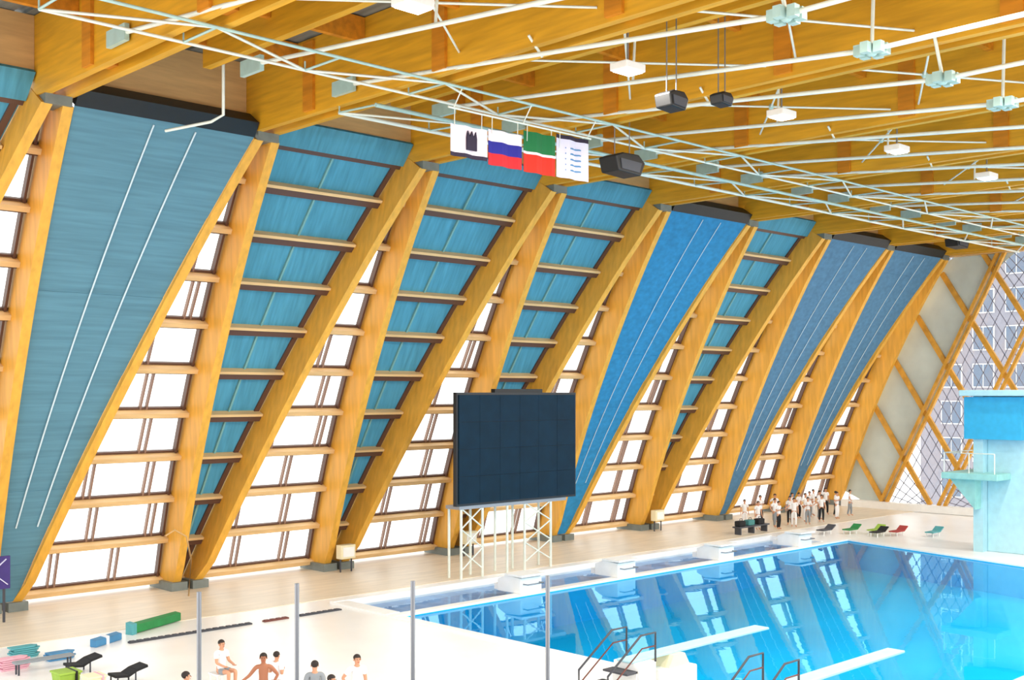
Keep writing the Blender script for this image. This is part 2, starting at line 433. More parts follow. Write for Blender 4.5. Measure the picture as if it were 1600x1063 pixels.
for j, y in enumerate((32.6, 28.9, 24.5, 20.2, 15.8, 11.2, 6.8)):
    root = empty('purlin', (36, y, 19.0), 'long timber purlin under the roof deck, %s from the leaning wall' % ORD[j], 'purlin', 'roof purlins')
    for k in range(-1, 8):
        for a, b in ((TX(k)+.5, TX(k)+S/2-.15), (TX(k)+S/2+.15, TX(k+1)-.5)):
            MB().box((a, y-.1, 18.95), (b, y+.1, 19.7)).build('purlin_length', 'wood_orange', root)

# underslung steel ties: one per twin beam and one per slim beam, each with a lamp cluster at its knee
NODE_Y, NODE_Z = 14.0, 16.38
ti = 0
for j in range(0, 17):
    x = TX(0)+j*S/2
    main = (j % 2 == 0)
    root = empty('tie_rod', (x, 28.5, 17.6), 'white steel tie hanging below a roof beam, %s from the left' % ORD[j] if j < 16 else 'white steel tie below a roof beam next to the end wall', 'tie rod', 'white roof ties')
    xe = x-.62 if main else x-.2
    A = (xe, 29.6, 17.75); N = (x-.1, NODE_Y, NODE_Z); E_ = (x-.1, YR0+1, NODE_Z)
    MB().tube([A, N], .065, 8).build('rod', 'white_steel', root)
    MB().tube([N, E_], .065, 8).build('rod', 'white_steel', root)
    MB().tube([(x-.1, 21.5, 17.03), (xe if main else x, 21.5, 17.5 if main else 18.4)], .04, 6).build('hanger', 'white_steel', root)
    MB().tube([N, (xe if main else x, NODE_Y, 17.5 if main else 18.4)], .05, 6).build('hanger', 'white_steel', root)
    MB().box((xe-.07, 29.2, 17.5), (xe+.07, 30.3, 17.95)).build('end_plate', 'teal_steel', root)
    c = MB()
    c.ball(N, .17)
    for a in range(6):
        t = a*math.pi/3; c.box((N[0]+.3*math.cos(t)-.1, N[1]+.3*math.sin(t)-.1, N[2]-.14), (N[0]+.3*math.cos(t)+.1, N[1]+.3*math.sin(t)+.1, N[2]+.12))
    c.build('node', 'teal_steel', root)

# light gantries: steel bracing truss along the wall, with lamps
def truss(label, ya, yb, za, zb, x0, x1, rr=.07):
    root = empty('bracing_truss', (x0, ya, za), label, 'truss', 'steel roof bracing')
    MB().tube([(x0, ya, za), (x1, ya, za)], rr, 8).build('chord', 'white_steel', root)
    MB().tube([(x0, yb, zb), (x1, yb, zb)], rr, 8).build('chord', 'teal_steel', root)
    n = int((x1-x0)/(S/2))
    for i in range(n):
        xa = x0+i*S/2; xb = xa+S/2
        p, q = ((xa, ya, za), (xb, yb, zb)) if i % 2 == 0 else ((xa, yb, zb), (xb, ya, za))
        MB().tube([p, q], .04, 6).build('diagonal', 'white_steel', root)
        MB().tube([(xa, ya, za), (xa, yb, zb)], .035, 6).build('crossbar', 'teal_steel', root)
        MB().tube([(xa, ya, za), (xa, ya, 17.4)], .025, 5).build('hanger', 'teal_steel', root)
    return root
truss('white steel bracing truss closest to the leaning wall', 30.3, 28.4, 17.05, 16.95, TX(1)-.4, 73.8)
truss('pale steel bracing truss farther into the hall', 27.3, 25.6, 17.15, 17.15, 10.8, 73.8, .045)

n = 0
for k in range(-1, 7):
    for y0, y1 in ((24.4, 19.2), (18.2, 14.6)):
        if y0 < 20 and k > 2: continue
        r = empty('cross_brace', (TX(k)+S/2, y0, 17.6), 'crossing thin white rods, %s roof bay from left, %s set' % (ORD[k+1], {24.4: 'wall side', 18.2: 'pool side'}[y0]), 'brace', 'roof cross braces')
        for a_, b_ in (((TX(k)+.5, y0), (TX(k+1)-.5, y1)), ((TX(k)+.5, y1), (TX(k+1)-.5, y0))):
            MB().tube([(a_[0], a_[1], 17.7), (b_[0], b_[1], 17.7)], .035, 6).build('rod', 'white_steel', r)
        MB().ball((TX(k)+S/2, (y0+y1)/2, 17.7), .1).build('turnbuckle', 'teal_steel', r)
def flood(loc, label):
    root = empty('flood_lamp', loc, label, 'lamp', 'roof flood lamps')
    x, y, z = loc
    MB().box((x-.4, y-.3, z), (x+.4, y+.3, z+.22)).build('housing', 'white', root, bevel=.03)
    MB().box((x-.34, y-.24, z-.02), (x+.34, y+.24, z)).build('lens', 'lamp_glow', root)
    MB().tube([(x, y, z+.2), (x, y, 18.95)], .03, 6).build('stem', 'steel', root)
    l = bpy.data.lights.new('lamp_light', 'AREA'); l.shape = 'RECTANGLE'; l.size = .7; l.size_y = .5; l.energy = LAMP_W; l.color = (1, .95, .86)
    lo = bpy.data.objects.new('lamp_light', l); COL.objects.link(lo); lo.parent = root; lo.location = (0, 0, -.05)
n = 0
for xk in (0, 2, 4, 6, 8, 10, 12, 14):
    for yy, zz in ((20.2, 16.75), (11.2, 16.9)):
        x = TX(0)+xk*S/2+S/4
        flood((x, yy, zz), ('white flood lamp hung nearer the leaning wall, %s from the left' if yy > 15 else 'white flood lamp over the middle of the pool, %s from the left') % ORD[xk//2])

# ------------------------------------------------------------------ diamond lattice end wall
ew = empty('wall_end', (XEND, 30, 0), 'end wall of crossing ochre timbers with grey panels and glazed diamonds', 'wall', kind='structure')
SL = (YB-YT)/ZT
yl = lambda y0, z: y0-SL*z                     # rising timbers run parallel to the last column
FAM1 = [40.3, 36.1, 31.9, 27.7, 23.5]
FAM2 = [43.3, 39.9, 36.4, 32.9, 29.4, 25.9, 22.4, 18.9, 15.4, 12.0]
DZ = 1.62                                       # rise per metre of the falling timbers
XE = XEND+.25
def clip_line(y0, dydz):
    z0 = .5; z1 = 17.3
    pts = []
    for i in range(61):
        z = z0+(z1-z0)*i/60; y = y0+dydz*z
        if y <= wy(z)-.1 and y >= 17.5: pts.append((y, z))
    return (pts[0], pts[-1]) if len(pts) > 1 else None
for y0 in FAM1:
    c = clip_line(y0, -SL)
    for d in (-.22, .22):
        MB().bar((XE, c[0][0]+d, c[0][1]), (XE, c[1][0]+d, c[1][1]), .2, .28, up=(1, 0, 0)).build('rising_timber', 'lattice', ew)
for y0 in FAM2:
    c = clip_line(y0, 1/DZ)
    if c: MB().bar((XE+.12, c[0][0], c[0][1]), (XE+.12, c[1][0], c[1][1]), .32, .22, up=(1, 0, 0)).build('falling_timber', 'lattice', ew)
MB().box((XEND-.3, 17.5, 0.02), (XEND+.6, YB-.9, .5)).build('plinth', 'white', ew)
def cross(a, b):                                # y,z where rising a meets falling b
    z = (a-b)/(SL+1/DZ); return (a-SL*z, z)
R1 = [44.6]+FAM1
for i in range(len(R1)-1):
    for j in range(len(FAM2)-1):
        q = [cross(R1[i], FAM2[j]), cross(R1[i], FAM2[j+1]), cross(R1[i+1], FAM2[j+1]), cross(R1[i+1], FAM2[j])]
        zz = [p[1] for p in q]
        if min(zz) > 17.2 or max(zz) < .3: continue
        def cl(p): z = min(max(p[1], .3), 17.4); return (min(p[0], wy(z)-.05), z)
        q = [cl(p) for p in q]
        if i == 0:
            MB().prism([(XE+.3, y, z) for y, z in q], (.06, 0, 0)).build('grey_panel', 'grey_panel', ew)
        else:
            MB().prism([(XE+.3, y, z) for y, z in q], (.03, 0, 0)).build('pane', 'glass', ew)
            g = MB()
            for t in (.2, .4, .6, .8):
                lerp = lambda a, b, t: (a[0]+(b[0]-a[0])*t, a[1]+(b[1]-a[1])*t)
                for a, b in ((lerp(q[0], q[1], t), lerp(q[3], q[2], t)), (lerp(q[0], q[3], t), lerp(q[1], q[2], t))):
                    if math.hypot(a[0]-b[0], a[1]-b[1]) > .2:
                        g.bar((XE+.28, *a), (XE+.28, *b), .045, .045, up=(1, 0, 0))
            g.build('glazing_bars', 'thin_dark', ew)
MB().box((XEND-.1, 17.5, 17.2), (XEND+.5, 35.9, 19.75)).build('head_beam', 'wood_tan', ew)

nb = empty('neighbour_building', (105, 45, -3), 'pale lilac building with rows of windows outside the end wall', 'building')
MB().box((104, 28, -3), (114, 52, 26)).build('wall', 'facade', nb)
MB().box((103.6, 27.6, 26), (114.4, 52.4, 26.6)).build('parapet', 'facade', nb)
for i in range(7):
    for j in range(8):
        y = 30+i*3; z = -1.5+j*3.4
        f_ = MB().box((103.85, y-.1, z-.1), (104, y+1.9, z+2.1)).build('window', 'white', nb)
        MB().box((103.8, y, z), (103.86, y+.85, z+2)).build('pane', 'facade_glass', f_)
        MB().box((103.8, y+.95, z), (103.86, y+1.8, z+2)).build('pane', 'facade_glass', f_)

# ------------------------------------------------------------------ scoreboard on legs
sb = empty('scoreboard', (36, 37.3, .02), 'big dark navy scoreboard on slim steel legs by the pool', 'scoreboard')
SX0, SX1, SZ0, SZ1, SY = 32.6, 40.1, 3.2, 8.12, 37.3
case = MB().box((SX0, SY, SZ0), (SX1, SY+.22, SZ1)).build('case', 'board_edge', sb)
for i in range(6):
    for j in range(4):
        w = (SX1-SX0-.2)/6; h = (SZ1-SZ0-.2)/4
        MB().box((SX0+.1+i*w+.006, SY-.05, SZ0+.1+j*h+.006), (SX0+.1+(i+1)*w-.006, SY, SZ0+.1+(j+1)*h-.006)).build('screen_module', 'board', case)
MB().box((SX0+2.3, SY+.05, SZ1), (SX0+5.3, SY+.3, SZ1+.16)).build('cap_box', 'black', sb)
for x in (SX0+.35, SX0+1.6, SX0+3.1, SX0+4.2, SX0+5.9):
    for dy in (.1, .9):
        MB().tube([(x, SY+dy, .02), (x, SY+dy, 3.05)], .06, 8).build('leg', 'white_steel', sb)
for x in (SX0+.35, SX0+4.2):
    for z in (.4, 1.3, 2.2):
        MB().tube([(x, SY+.1, z), (x+1.25 if x < SX0+1 else x+1.7, SY+.1, z+.9)], .035, 6).build('brace', 'white_steel', sb)
        MB().tube([(x, SY+.1, z+.9), (x+1.25 if x < SX0+1 else x+1.7, SY+.1, z)], .035, 6).build('brace', 'white_steel', sb)
MB().box((SX0+.2, SY+.05, 3.05), (SX1-.6, SY+.95, SZ0)).build('platform', 'steel', sb)

# ------------------------------------------------------------------ starting blocks along the trough
SBL = ['white starting block in front of the scoreboard', 'white starting block just right of the scoreboard', 'white starting block, third along the trough', 'white starting block at the far end of the trough']
for i, x in enumerate((32.7, 38.6, 46.0, 53.0)):
    r = empty('starting_block', (x, 33.0, .06), SBL[i], 'starting block', 'white starting blocks')
    MB().prism([(x-.6, 32.85, .06), (x-.6, 34.2, .06), (x-.6, 34.2, .55), (x-.6, 33.7, .75), (x-.6, 32.85, .68)], (1.2, 0, 0)).build('pedestal', 'white', r, bevel=.03)
    MB().box((x-.68, 32.7, .74), (x+.68, 33.7, .82)).build('platform', 'white', r)
    MB().tube([(x-.45, 32.95, .45), (x-.45, 32.6, .45), (x+.45, 32.6, .45), (x+.45, 32.95, .45)], .03, 6).build('grip_bar', 'steel', r)
    MB().box((x-.4, 34.2, .06), (x+.4, 34.6, .3)).build('step', 'white', r)

# ------------------------------------------------------------------ springboards on the near pool end
SPL = ['white springboard over the water with dark red stair rails, farthest springboard', 'white springboard in the middle at the bottom picture edge', 'springboard in the bottom right picture corner']
for i, y in enumerate((19.85, 15.5, 11.6)):
    r = empty('springboard', (24.5, y, 0), SPL[i], 'springboard', 'springboards on the near pool end')
    MB().box((23.2, y-.26, .98), (29.6, y+.26, 1.05)).build('board', 'tower', r, bevel=.02)
    MB().box((24.3, y-.6, 0), (25.6, y+.6, .66)).build('pedestal', 'white', r, bevel=.04)
    MB().prism([(24.6, y-.4, .66), (25.5, y-.4, .66), (25.3, y-.4, .98), (24.8, y-.4, .98)], (0, .8, 0)).build('fulcrum', 'cream', r)
    MB().box((23.3, y-.45, 0), (24.0, y+.45, .98)).build('rear_support', 'white', r, bevel=.03)
    for s in (-.5, .5):
        MB().tube([(22.0, y+s, 0), (22.0, y+s, .9), (23.3, y+s, 1.75), (23.9, y+s, 1.75), (23.9, y+s, .98)], .03, 6).build('handrail', 'dark_grey', r)
        MB().tube([(22.05, y+s, .55), (23.35, y+s, 1.4), (23.9, y+s, 1.4)], .02, 6).build('handrail', 'rail_red', r)
    for q in range(3):
        MB().box((22.0+q*.42, y-.42, .25+q*.25), (22.42+q*.42, y+.42, .3+q*.25)).build('step', 'dark_grey', r)
        MB().box((22.38+q*.42, y-.42, 0), (22.42+q*.42, y+.42, .3+q*.25)).build('riser', 'white', r)

# ------------------------------------------------------------------ diving tower
tw = empty('diving_tower', (59.5, 23, 0), 'pale blue concrete diving tower at the right picture edge', 'diving tower')
MB().box((58.4, 19.2, 0), (60.8, 25.6, 8.0)).build('tower_wall', 'tower', tw, bevel=.05)
MB().box((57.3, 19.4, 7.95), (61, 26.6, 8.25)).build('platform', 'tower', tw, bevel=.04)
MB().box((57.7, 23.6, 5.75), (58.35, 26.5, 7.9)).build('blue_panel', 'tower_blue', tw)
MB().box((56.8, 24.4, 3.72), (60.4, 27.3, 4.05)).build('platform', 'tower_teal', tw, bevel=.04)
MB().prism([(57.2, 25.7, 3.7), (57.2, 27.0, 3.7), (57.2, 25.7, 2.2)], (1.0, 0, 0)).build('bracket', 'tower_teal', tw)
MB().box((57.9, 25.6, 0), (58.6, 26.1, 8.0)).build('stair_wall', 'tower', tw)
for yy in (24.6, 25.9, 27.2):
    MB().tube([(56.95, yy, 4.05), (56.95, yy, 5.05)], .03, 6).build('rail_post', 'white_steel', tw)
MB().tube([(56.95, 24.6, 5.05), (56.95, 27.2, 5.05), (60.2, 27.2, 5.05)], .03, 6).build('handrail', 'white_steel', tw)
for q in range(9):
    MB().box((58.2, 22.0, .6+q*.8), (58.42, 23.2, .68+q*.8)).build('rung', 'dark_grey', tw)

# ------------------------------------------------------------------ hanging flags
FY = 26.0
def flag_root(x, label): return empty('hanging_flag', (x, FY, 15.5), label, 'flag', 'flags hung below the roof')
def wavy(x0, x1, z0, z1, amp=.05, y=FY):
    mb = MB(); n = 8; 
    F = []; P = []
    for i in range(n+1):
        x = x0+(x1-x0)*i/n; yy = y+amp*math.sin(i*1.5)
        P += [(x, yy, z0), (x, yy, z1), (x, yy+.02, z0), (x, yy+.02, z1)]
    for i in range(n):
        a = i*4; b = a+4
        F += [(a, b, b+1, a+1), (a+2, a+3, b+3, b+2), (a+1, b+1, b+3, a+3), (a, a+2, b+2, b)]
    F += [(0, 1, 3, 2), (n*4, n*4+2, n*4+3, n*4+1)]
    return mb.poly(P, F)
x = 22.5; w = 1.42
r = flag_root(x+.7, 'white flag with a dark emblem and dark lower hem, leftmost flag')
wavy(x, x+1.45, 15.32, 16.15).build('cloth', 'flag_white', r)
wavy(x, x+1.45, 15.2, 15.32).build('hem', 'flag_dark', r)
em = MB()
cx, cz = x+.75, 15.7
em.prism([(cx-.2, FY-.12, cz-.28), (cx+.2, FY-.12, cz-.28), (cx+.2, FY-.12, cz+.08), (cx+.16, FY-.12, cz+.3), (cx+.08, FY-.12, cz+.12), (cx, FY-.12, cz+.3), (cx-.08, FY-.12, cz+.12), (cx-.16, FY-.12, cz+.3), (cx-.2, FY-.12, cz+.08)], (0, .05, 0))
em.build('emblem', 'flag_dark', r)
x = 24.03
r = flag_root(x+.7, 'white, blue and red striped flag')
wavy(x, x+1.4, 15.87, 16.22).build('white_stripe', 'flag_white', r)
wavy(x, x+1.4, 15.5, 15.87).build('blue_stripe', 'flag_blue', r)
wavy(x, x+1.4, 15.13, 15.5).build('red_stripe', 'flag_red', r)
x = 25.55
r = flag_root(x+.7, 'green and red flag with a thin white stripe')
wavy(x, x+1.4, 15.78, 16.42).build('green_stripe', 'flag_green', r)
wavy(x, x+1.4, 15.7, 15.78).build('white_stripe', 'flag_white', r)
wavy(x, x+1.4, 15.12, 15.7).build('red_stripe', 'flag_red2', r)
x = 27.05
r = flag_root(x+.7, 'pale lilac flag with faint lines and a dark top stripe, rightmost flag')
wavy(x, x+1.5, 15.15, 16.42).build('cloth', 'flag_lilac', r)
wavy(x, x+1.5, 16.42, 16.55).build('dark_stripe', 'flag_dark', r)
for q in range(5):
    wavy(x+.4, x+1.1, 15.4+q*.18, 15.44+q*.18, y=FY-.03).build('line', 'mat_blue', r)
fp = empty('flag_pipe', (25.5, FY, 16.6), 'slim steel pipe from which the flags hang', 'pipe')
MB().tube([(22.4, FY, 16.62), (28.7, FY, 16.62)], .035, 8).build('pipe', 'white_steel', fp)
for xx in (22.6, 25.5, 28.5): MB().tube([(xx, FY, 16.6), (xx, 25.6, 17.13)], .02, 6).build('hanger', 'white_steel', fp)
for fl_ in [o for o in COL.objects if o.name.startswith('hanging_flag')]:
    for dx in (-.55, .55):
        MB().tube([(fl_.location.x+dx, FY+.01, 16.1), (fl_.location.x+dx, FY, 16.6)], .015, 5).build('cord', 'white_steel', fl_)

# ------------------------------------------------------------------ black loudspeakers
def speaker(loc, sx, label, zt, hs=None):
    x, y, z = loc; h = min(1, sx/.6); r = empty('loudspeaker', loc, label, 'loudspeaker', 'black roof loudspeakers')
    MB().prism([(x-sx, y-.4*h, z+.2*h), (x-sx*.8, y-.4*h, z-.3*h), (x+sx*.7, y-.4*h, z-.36*h), (x+sx, y-.4*h, z+.1*h), (x+sx*.55, y-.4*h, z+.36*h), (x-sx*.5, y-.4*h, z+.34*h)], (0, .8*h, 0)).build('cabinet', 'black', r, bevel=.04)
    MB().prism([(x-sx*.7, y-.4*h-.03, z+.12*h), (x-sx*.62, y-.4*h-.03, z-.22*h), (x+sx*.55, y-.4*h-.03, z-.26*h), (x+sx*.72, y-.4*h-.03, z+.08*h)], (0, .03, 0)).build('grille', 'dark_grey', r)
    for s in (-.5, .5): MB().tube([(x+sx*s, y, z+.25*h), (x+sx*s, y, zt)], .02, 5).build('hanger', 'steel', r)
speaker((30.3, 26, 15.96), .78, 'large black loudspeaker hanging right of the flags', 19.75)
speaker((66.8, 31.1, 17.1), .85, 'black loudspeaker above the end of the leaning wall', 19.75)
speaker((24.9, 19.6, 16.05), .42, 'small black loudspeaker among the roof ties, left of its twin', 19.75)
speaker((27.2, 19.6, 16.5), .32, 'small black loudspeaker among the roof ties, right of its twin', 19.75)

# hanging white pipe in front of the big blind
pp = empty('drain_pipe', (18.4, 32.6, 15.4), 'white bent pipe hanging in front of the big blind', 'pipe')
MB().tube([(18.7, 32.6, 18.95), (18.7, 32.6, 16.9), (18.5, 33.0, 16.72), (17.6, 34.3, 16.5)], .05, 8).build('pipe_run', 'white_steel', pp)

# small boxes at the column feet
BXL = {2: 'small white box at the feet of the columns left of the scoreboard', 3: 'small white box at the column feet half hidden by the scoreboard legs', 5: 'small white box at the column feet right of the scoreboard'}
for k in (2, 3, 5):
    x = BX(k)-.05
    r = empty('junction_box', (x, 42.6, .02), BXL[k], 'box', 'white boxes at column feet')
    MB().box((x-.4, 42.5, .62), (x+.4, 42.9, 1.25)).build('case', 'cream', r, bevel=.03)
    MB().box((x-.3, 42.47, .72), (x+.3, 42.5, 1.15)).build('lid', 'white', r)
    for s in (-.3, .3): MB().tube([(x+s, 42.7, .02), (x+s, 42.7, .65)], .04, 6).build('leg', 'dark_grey', r)
cp = MB().tube([(22.5, 41.9, .02), (22.6, 41.9, 1.5), (22.4, 41.9, 2.4), (21.9, 41.9, 2.7), (21.5, 41.9, 2.5)], .035, 8).build('conduit', 'wood_tan', None, origin=(22.5, 41.9, .02))
tag(cp, 'thin bent conduit rising at the foot of the second column pair', 'conduit')

# purple sign on the left
sg = empty('purple_sign', (14.6, 41.6, 0.02), 'dark purple panel with white diagonal strokes at the left picture edge', 'sign')
MB().box((13.8, 41.6, 1.2), (15.45, 41.7, 2.35)).build('panel', 'purple', sg)
for a, b in (((14.2, 1.3), (15.3, 2.25)), ((14.3, 2.25), (15.35, 1.35))):
    MB().bar((a[0], 41.58, a[1]), (b[0], 41.58, b[1]), .03, .07, up=(0, 1, 0)).build('stroke', 'flag_lilac', sg)
for xx in (14.0, 15.25): MB().tube([(xx, 41.65, .02), (xx, 41.65, 1.25)], .05, 6).build('leg', 'dark_grey', sg)

# ------------------------------------------------------------------ clutter on the left deck
b = empty('floor_mat', (18.8, 37.2, .02), 'dark green foam mat lying by the beige walkway', 'mat')
MB().hexa([(17.6, 36.55, .02), (19.9, 37.6, .02), (19.8, 37.85, .02), (17.5, 36.85, .02)], [(17.6, 36.55, .3), (19.9, 37.6, .3), (19.8, 37.85, .34), (17.5, 36.85, .34)]).build('foam', 'mat_green', b, bevel=.03)
MB().hexa([(17.55, 36.5, .0), (17.75, 36.6, .0), (17.65, 36.9, .0), (17.45, 36.8, .0)], [(17.55, 36.5, .36), (17.75, 36.6, .36), (17.65, 36.9, .4), (17.45, 36.8, .4)]).build('strap', 'mat_teal', b)
b = empty('floor_mat', (16.4, 35.9, 0), 'blue foam mat lying left of the green mat', 'mat')
MB().hexa([(15.85, 35.5, 0), (17.0, 36.1, 0), (16.9, 36.35, 0), (15.75, 35.75, 0)], [(15.85, 35.5, .22), (17.0, 36.1, .22), (16.9, 36.35, .26), (15.75, 35.75, .26)]).build('foam', 'mat_blue', b, bevel=.03)
MB().hexa([(16.3, 35.72, 0), (16.42, 35.78, 0), (16.3, 36.06, 0), (16.18, 36.0, 0)], [(16.3, 35.72, .26), (16.42, 35.78, .26), (16.3, 36.06, .3), (16.18, 36.0, .3)]).build('strap', 'cloth_white', b)
GL = ['long dark floor grating below the green mat', 'short dusky pink floor grating left of the trough', 'short grey floor grating nearest the trough']
for i, (x0, x1, m) in enumerate(((16.9, 21.4, 'dark_grey'), (21.9, 22.9, 'rail_red'), (23.4, 25.2, 'dark_grey'))):
    r = empty('floor_grating', (x0, 35.4, 0), GL[i], 'grating', 'gratings on the left deck')
    MB().box((x0, 35.32, .0), (x1, 35.5, .05)).build('frame', m, r)
    nn = int((x1-x0)/.25)
    for q in range(nn):
        MB().box((x0+q*.25+.04, 35.34, .05), (x0+q*.25+.2, 35.48, .07)).build('slat', m, r)
def deck_chair(x, y, label):
    r = empty('deck_chair', (x, y, 0), label, 'chair', 'dark deck chairs')
    pr = [(x-.5, .26), (x-.12, .22), (x+.12, .34), (x+.45, .42)]
    for a, c in zip(pr[:-1], pr[1:]):
        MB().bar((a[0], y, a[1]), (c[0], y, c[1]), .5, .07).build('seat_section', 'cloth_black', r)
    for xx, zz in ((x-.42, .22), (x+.1, .3)):
        for s in (-.22, .22): MB().tube([(xx, y+s, 0), (xx, y+s, zz)], .025, 6).build('leg', 'dark_grey', r)
deck_chair(14.25, 32.75, 'black low deck chair farther from the camera on the left deck')
deck_chair(14.65, 30.7, 'black low deck chair nearer the camera on the left deck')
def bin_(x, y, w, d, h, m, label, band):
    r = empty('storage_bin', (x, y, 0), label, 'bin', 'storage bins on the deck')
    MB().hexa([(x+.04, y+.04, 0), (x+w-.04, y+.04, 0), (x+w-.04, y+d-.04, 0), (x+.04, y+d-.04, 0)], [(x, y, h), (x+w, y, h), (x+w, y+d, h), (x, y+d, h)]).build('tub', m, r, bevel=.02)
    MB().box((x-.03, y-.03, h), (x+w+.03, y+d+.03, h+.06)).build('lid', m, r, bevel=.02)
    MB().box((x+w*.72, y-.04, 0.02), (x+w*.82, y+d+.04, h+.07)).build('strap', band, r)
bin_(12.95, 31.3, .6, .6, .34, 'lime', 'lime green storage bin with a black strap at the bottom left', 'black')
bin_(13.35, 30.35, .5, .5, .34, 'cream', 'cream storage bin beside the lime green one', 'mat_pink')
def kick(x, y, m, label, n=4):
    r = empty('kickboard_stack', (x, y, 0), label, 'kickboards', 'kickboard stacks')
    for q in range(n):
        dx = .05*math.sin(q*2.1); z = q*.06
        MB().prism([(x+dx, y, z), (x+dx+.7, y, z), (x+dx+.85, y+.18, z), (x+dx+.7, y+.36, z), (x+dx, y+.36, z)], (0, 0, .05)).build('kickboard', m, r, bevel=.01)
kick(13.3, 35.6, 'mat_teal', 'stack of teal kickboards at the far left deck', 6)
kick(14.0, 34.6, 'mat_blue', 'stack of blue kickboards right of the teal stack')
kick(12.5, 34.3, 'mat_pink', 'stack of pink kickboards at the left picture edge', 6)
r = empty('low_bench', (13.3, 33.9, 0), 'low grey steel bench among the kickboards', 'bench')
MB().box((12.6, 33.5, .32), (14.3, 33.8, .38)).build('seat', 'cloth_grey', r)
for xx in (12.7, 14.2):
    for yy in (33.55, 33.75): MB().tube([(xx, yy, 0), (xx, yy, .33)], .03, 6).build('leg', 'dark_grey', r)

# far deck loungers / benches
FB = [('mat_green', 60.2, 34.3, 'small green lounger on the far deck'), ('dark_grey', 58.9, 35.2, 'small dark grey lounger on the far deck nearest the trough'),
      ('cloth_red', 61.3, 32.0, 'small red lounger on the far deck'), ('cloth_black', 60.2, 32.6, 'small black lounger on the far deck'),
      ('lime', 61.0, 33.2, 'small lime lounger on the far deck'), ('mat_teal', 62.4, 30.4, 'small teal lounger on the far deck')]
for m, x, y, lab in FB:
    r = empty('sun_lounger', (x, y, 0), lab, 'lounger', 'loungers on the far deck')
    MB().box((x-.6, y-.25, .22), (x+.3, y+.25, .28)).build('bed', m, r)
    MB().bar((x+.28, y, .25), (x+.7, y, .48), .5, .06).build('backrest', m, r)
    for xx in (x-.5, x+.2):
        for s in (-.2, .2): MB().tube([(xx, y+s, 0), (xx, y+s, .23)], .03, 6).build('leg', 'white', r)
r = empty('low_bench', (56, 38.4, .02), 'low dark bench left of the crowd by the wall', 'bench')
MB().box((54.6, 38.1, .4), (57.6, 38.6, .48)).build('seat', 'dark_grey', r)
for xx in (54.8, 56.1, 57.4): MB().box((xx-.05, 38.15, .02), (xx+.05, 38.55, .4)).build('leg', 'dark_grey', r)
for q, xx in enumerate((55.0, 55.9, 56.9)):
    bg_ = empty('bag', (xx, 38.35, .48), ['black bag at the left end of the dark bench', 'teal bag in the middle of the dark bench', 'black bag at the right end of the dark bench'][q], 'bag', 'bags on the bench')
    MB().box((xx-.3, 38.15, .48), (xx+.3, 38.55, .8)).build('body', 'cloth_teal' if q == 1 else 'cloth_black', bg_, bevel=.06)
    MB().tube([(xx-.15, 38.3, .78), (xx-.1, 38.3, .92), (xx+.1, 38.3, .92), (xx+.15, 38.3, .78)], .02, 6).build('handle', 'dark_grey', bg_)

# ------------------------------------------------------------------ people
def skin_bake(name, verts, edges, radii, root, sub=2):
    me = bpy.data.meshes.new('tmp'); me.from_pydata(verts, edges, [])
    o = bpy.data.objects.new('tmp', me); COL.objects.link(o)
    m = o.modifiers.new('skin', 'SKIN'); m.use_smooth_shade = True; m.branch_smoothing = .5
    o.modifiers.new('sub', 'SUBSURF').levels = sub
    lay = me.skin_vertices[0].data if me.skin_vertices else None
    if lay is None:
        bm = bmesh.new(); bm.from_mesh(me); bm.verts.layers.skin.verify(); bm.to_mesh(me); bm.free(); lay = me.skin_vertices[0].data
    for i, r in enumerate(radii):
        lay[i].radius = r if isinstance(r, tuple) else (r, r)
        lay[i].use_root = (i == root)
    bpy.context.view_layer.update()
    ev = o.evaluated_get(bpy.context.evaluated_depsgraph_get())
    out = bpy.data.meshes.new_from_object(ev); out.name = name
    bpy.data.objects.remove(o)
    return out
def skeleton(pose):
    J = {}
    def a(n, p, r): J[n] = (Vector(p), r)
    seat = pose.get('seat', False)
    zp = .50 if seat else .94
    lean = pose.get('lean', 0)
    def up(h): return Vector((0, -lean*h, zp+h))
    a('pelvis', up(0), (.15, .11)); a('waist', up(.18), (.125, .095)); a('chest', up(.38), (.155, .105)); a('collar', up(.5), (.09, .075))
    a('neck', up(.57)+Vector((0, -.01, 0)), (.052, .052)); a('jaw', up(.63)+Vector((0, -.03, 0)), (.066, .07))
    a('head', up(.70)+Vector((0, -.02, 0)), (.08, .092)); a('crown', up(.775)+Vector((0, -.012, 0)), (.06, .07))
    for s, n in ((-1, 'L'), (1, 'R')):
        a('shoulder'+n, up(.475)+Vector((s*.175, 0, 0)), .06)
        el, wr = pose['arm'+n]
        sh = J['shoulder'+n][0]
        e = sh+Vector((s*el[0], el[1], el[2])); w = e+Vector((s*wr[0], wr[1], wr[2]))
        a('elbow'+n, e, .043); a('wrist'+n, w, .031)
        a('palm'+n, w+(w-e).normalized()*.08, (.038, .024))
        a('hip'+n, up(-.05)+Vector((s*.09, 0, 0)), .092)
        st = pose.get('step', 0)*s
        if seat:
            a('knee'+n, (s*.12, -.44, .50), .062); a('ankle'+n, (s*.12, -.42, .09), .04); a('toe'+n, (s*.13, -.56, .035), .034)
        else:
            a('knee'+n, (s*.1, -.02-st*.12, .50), .062); a('ankle'+n, (s*.1, .03-st*.2, .085), .04); a('toe'+n, (s*.12, -.12-st*.2, .036), .034)
    return J
EDG = [('pelvis', 'waist'), ('waist', 'chest'), ('chest', 'collar'), ('collar', 'neck'), ('neck', 'jaw'), ('jaw', 'head'), ('head', 'crown')]
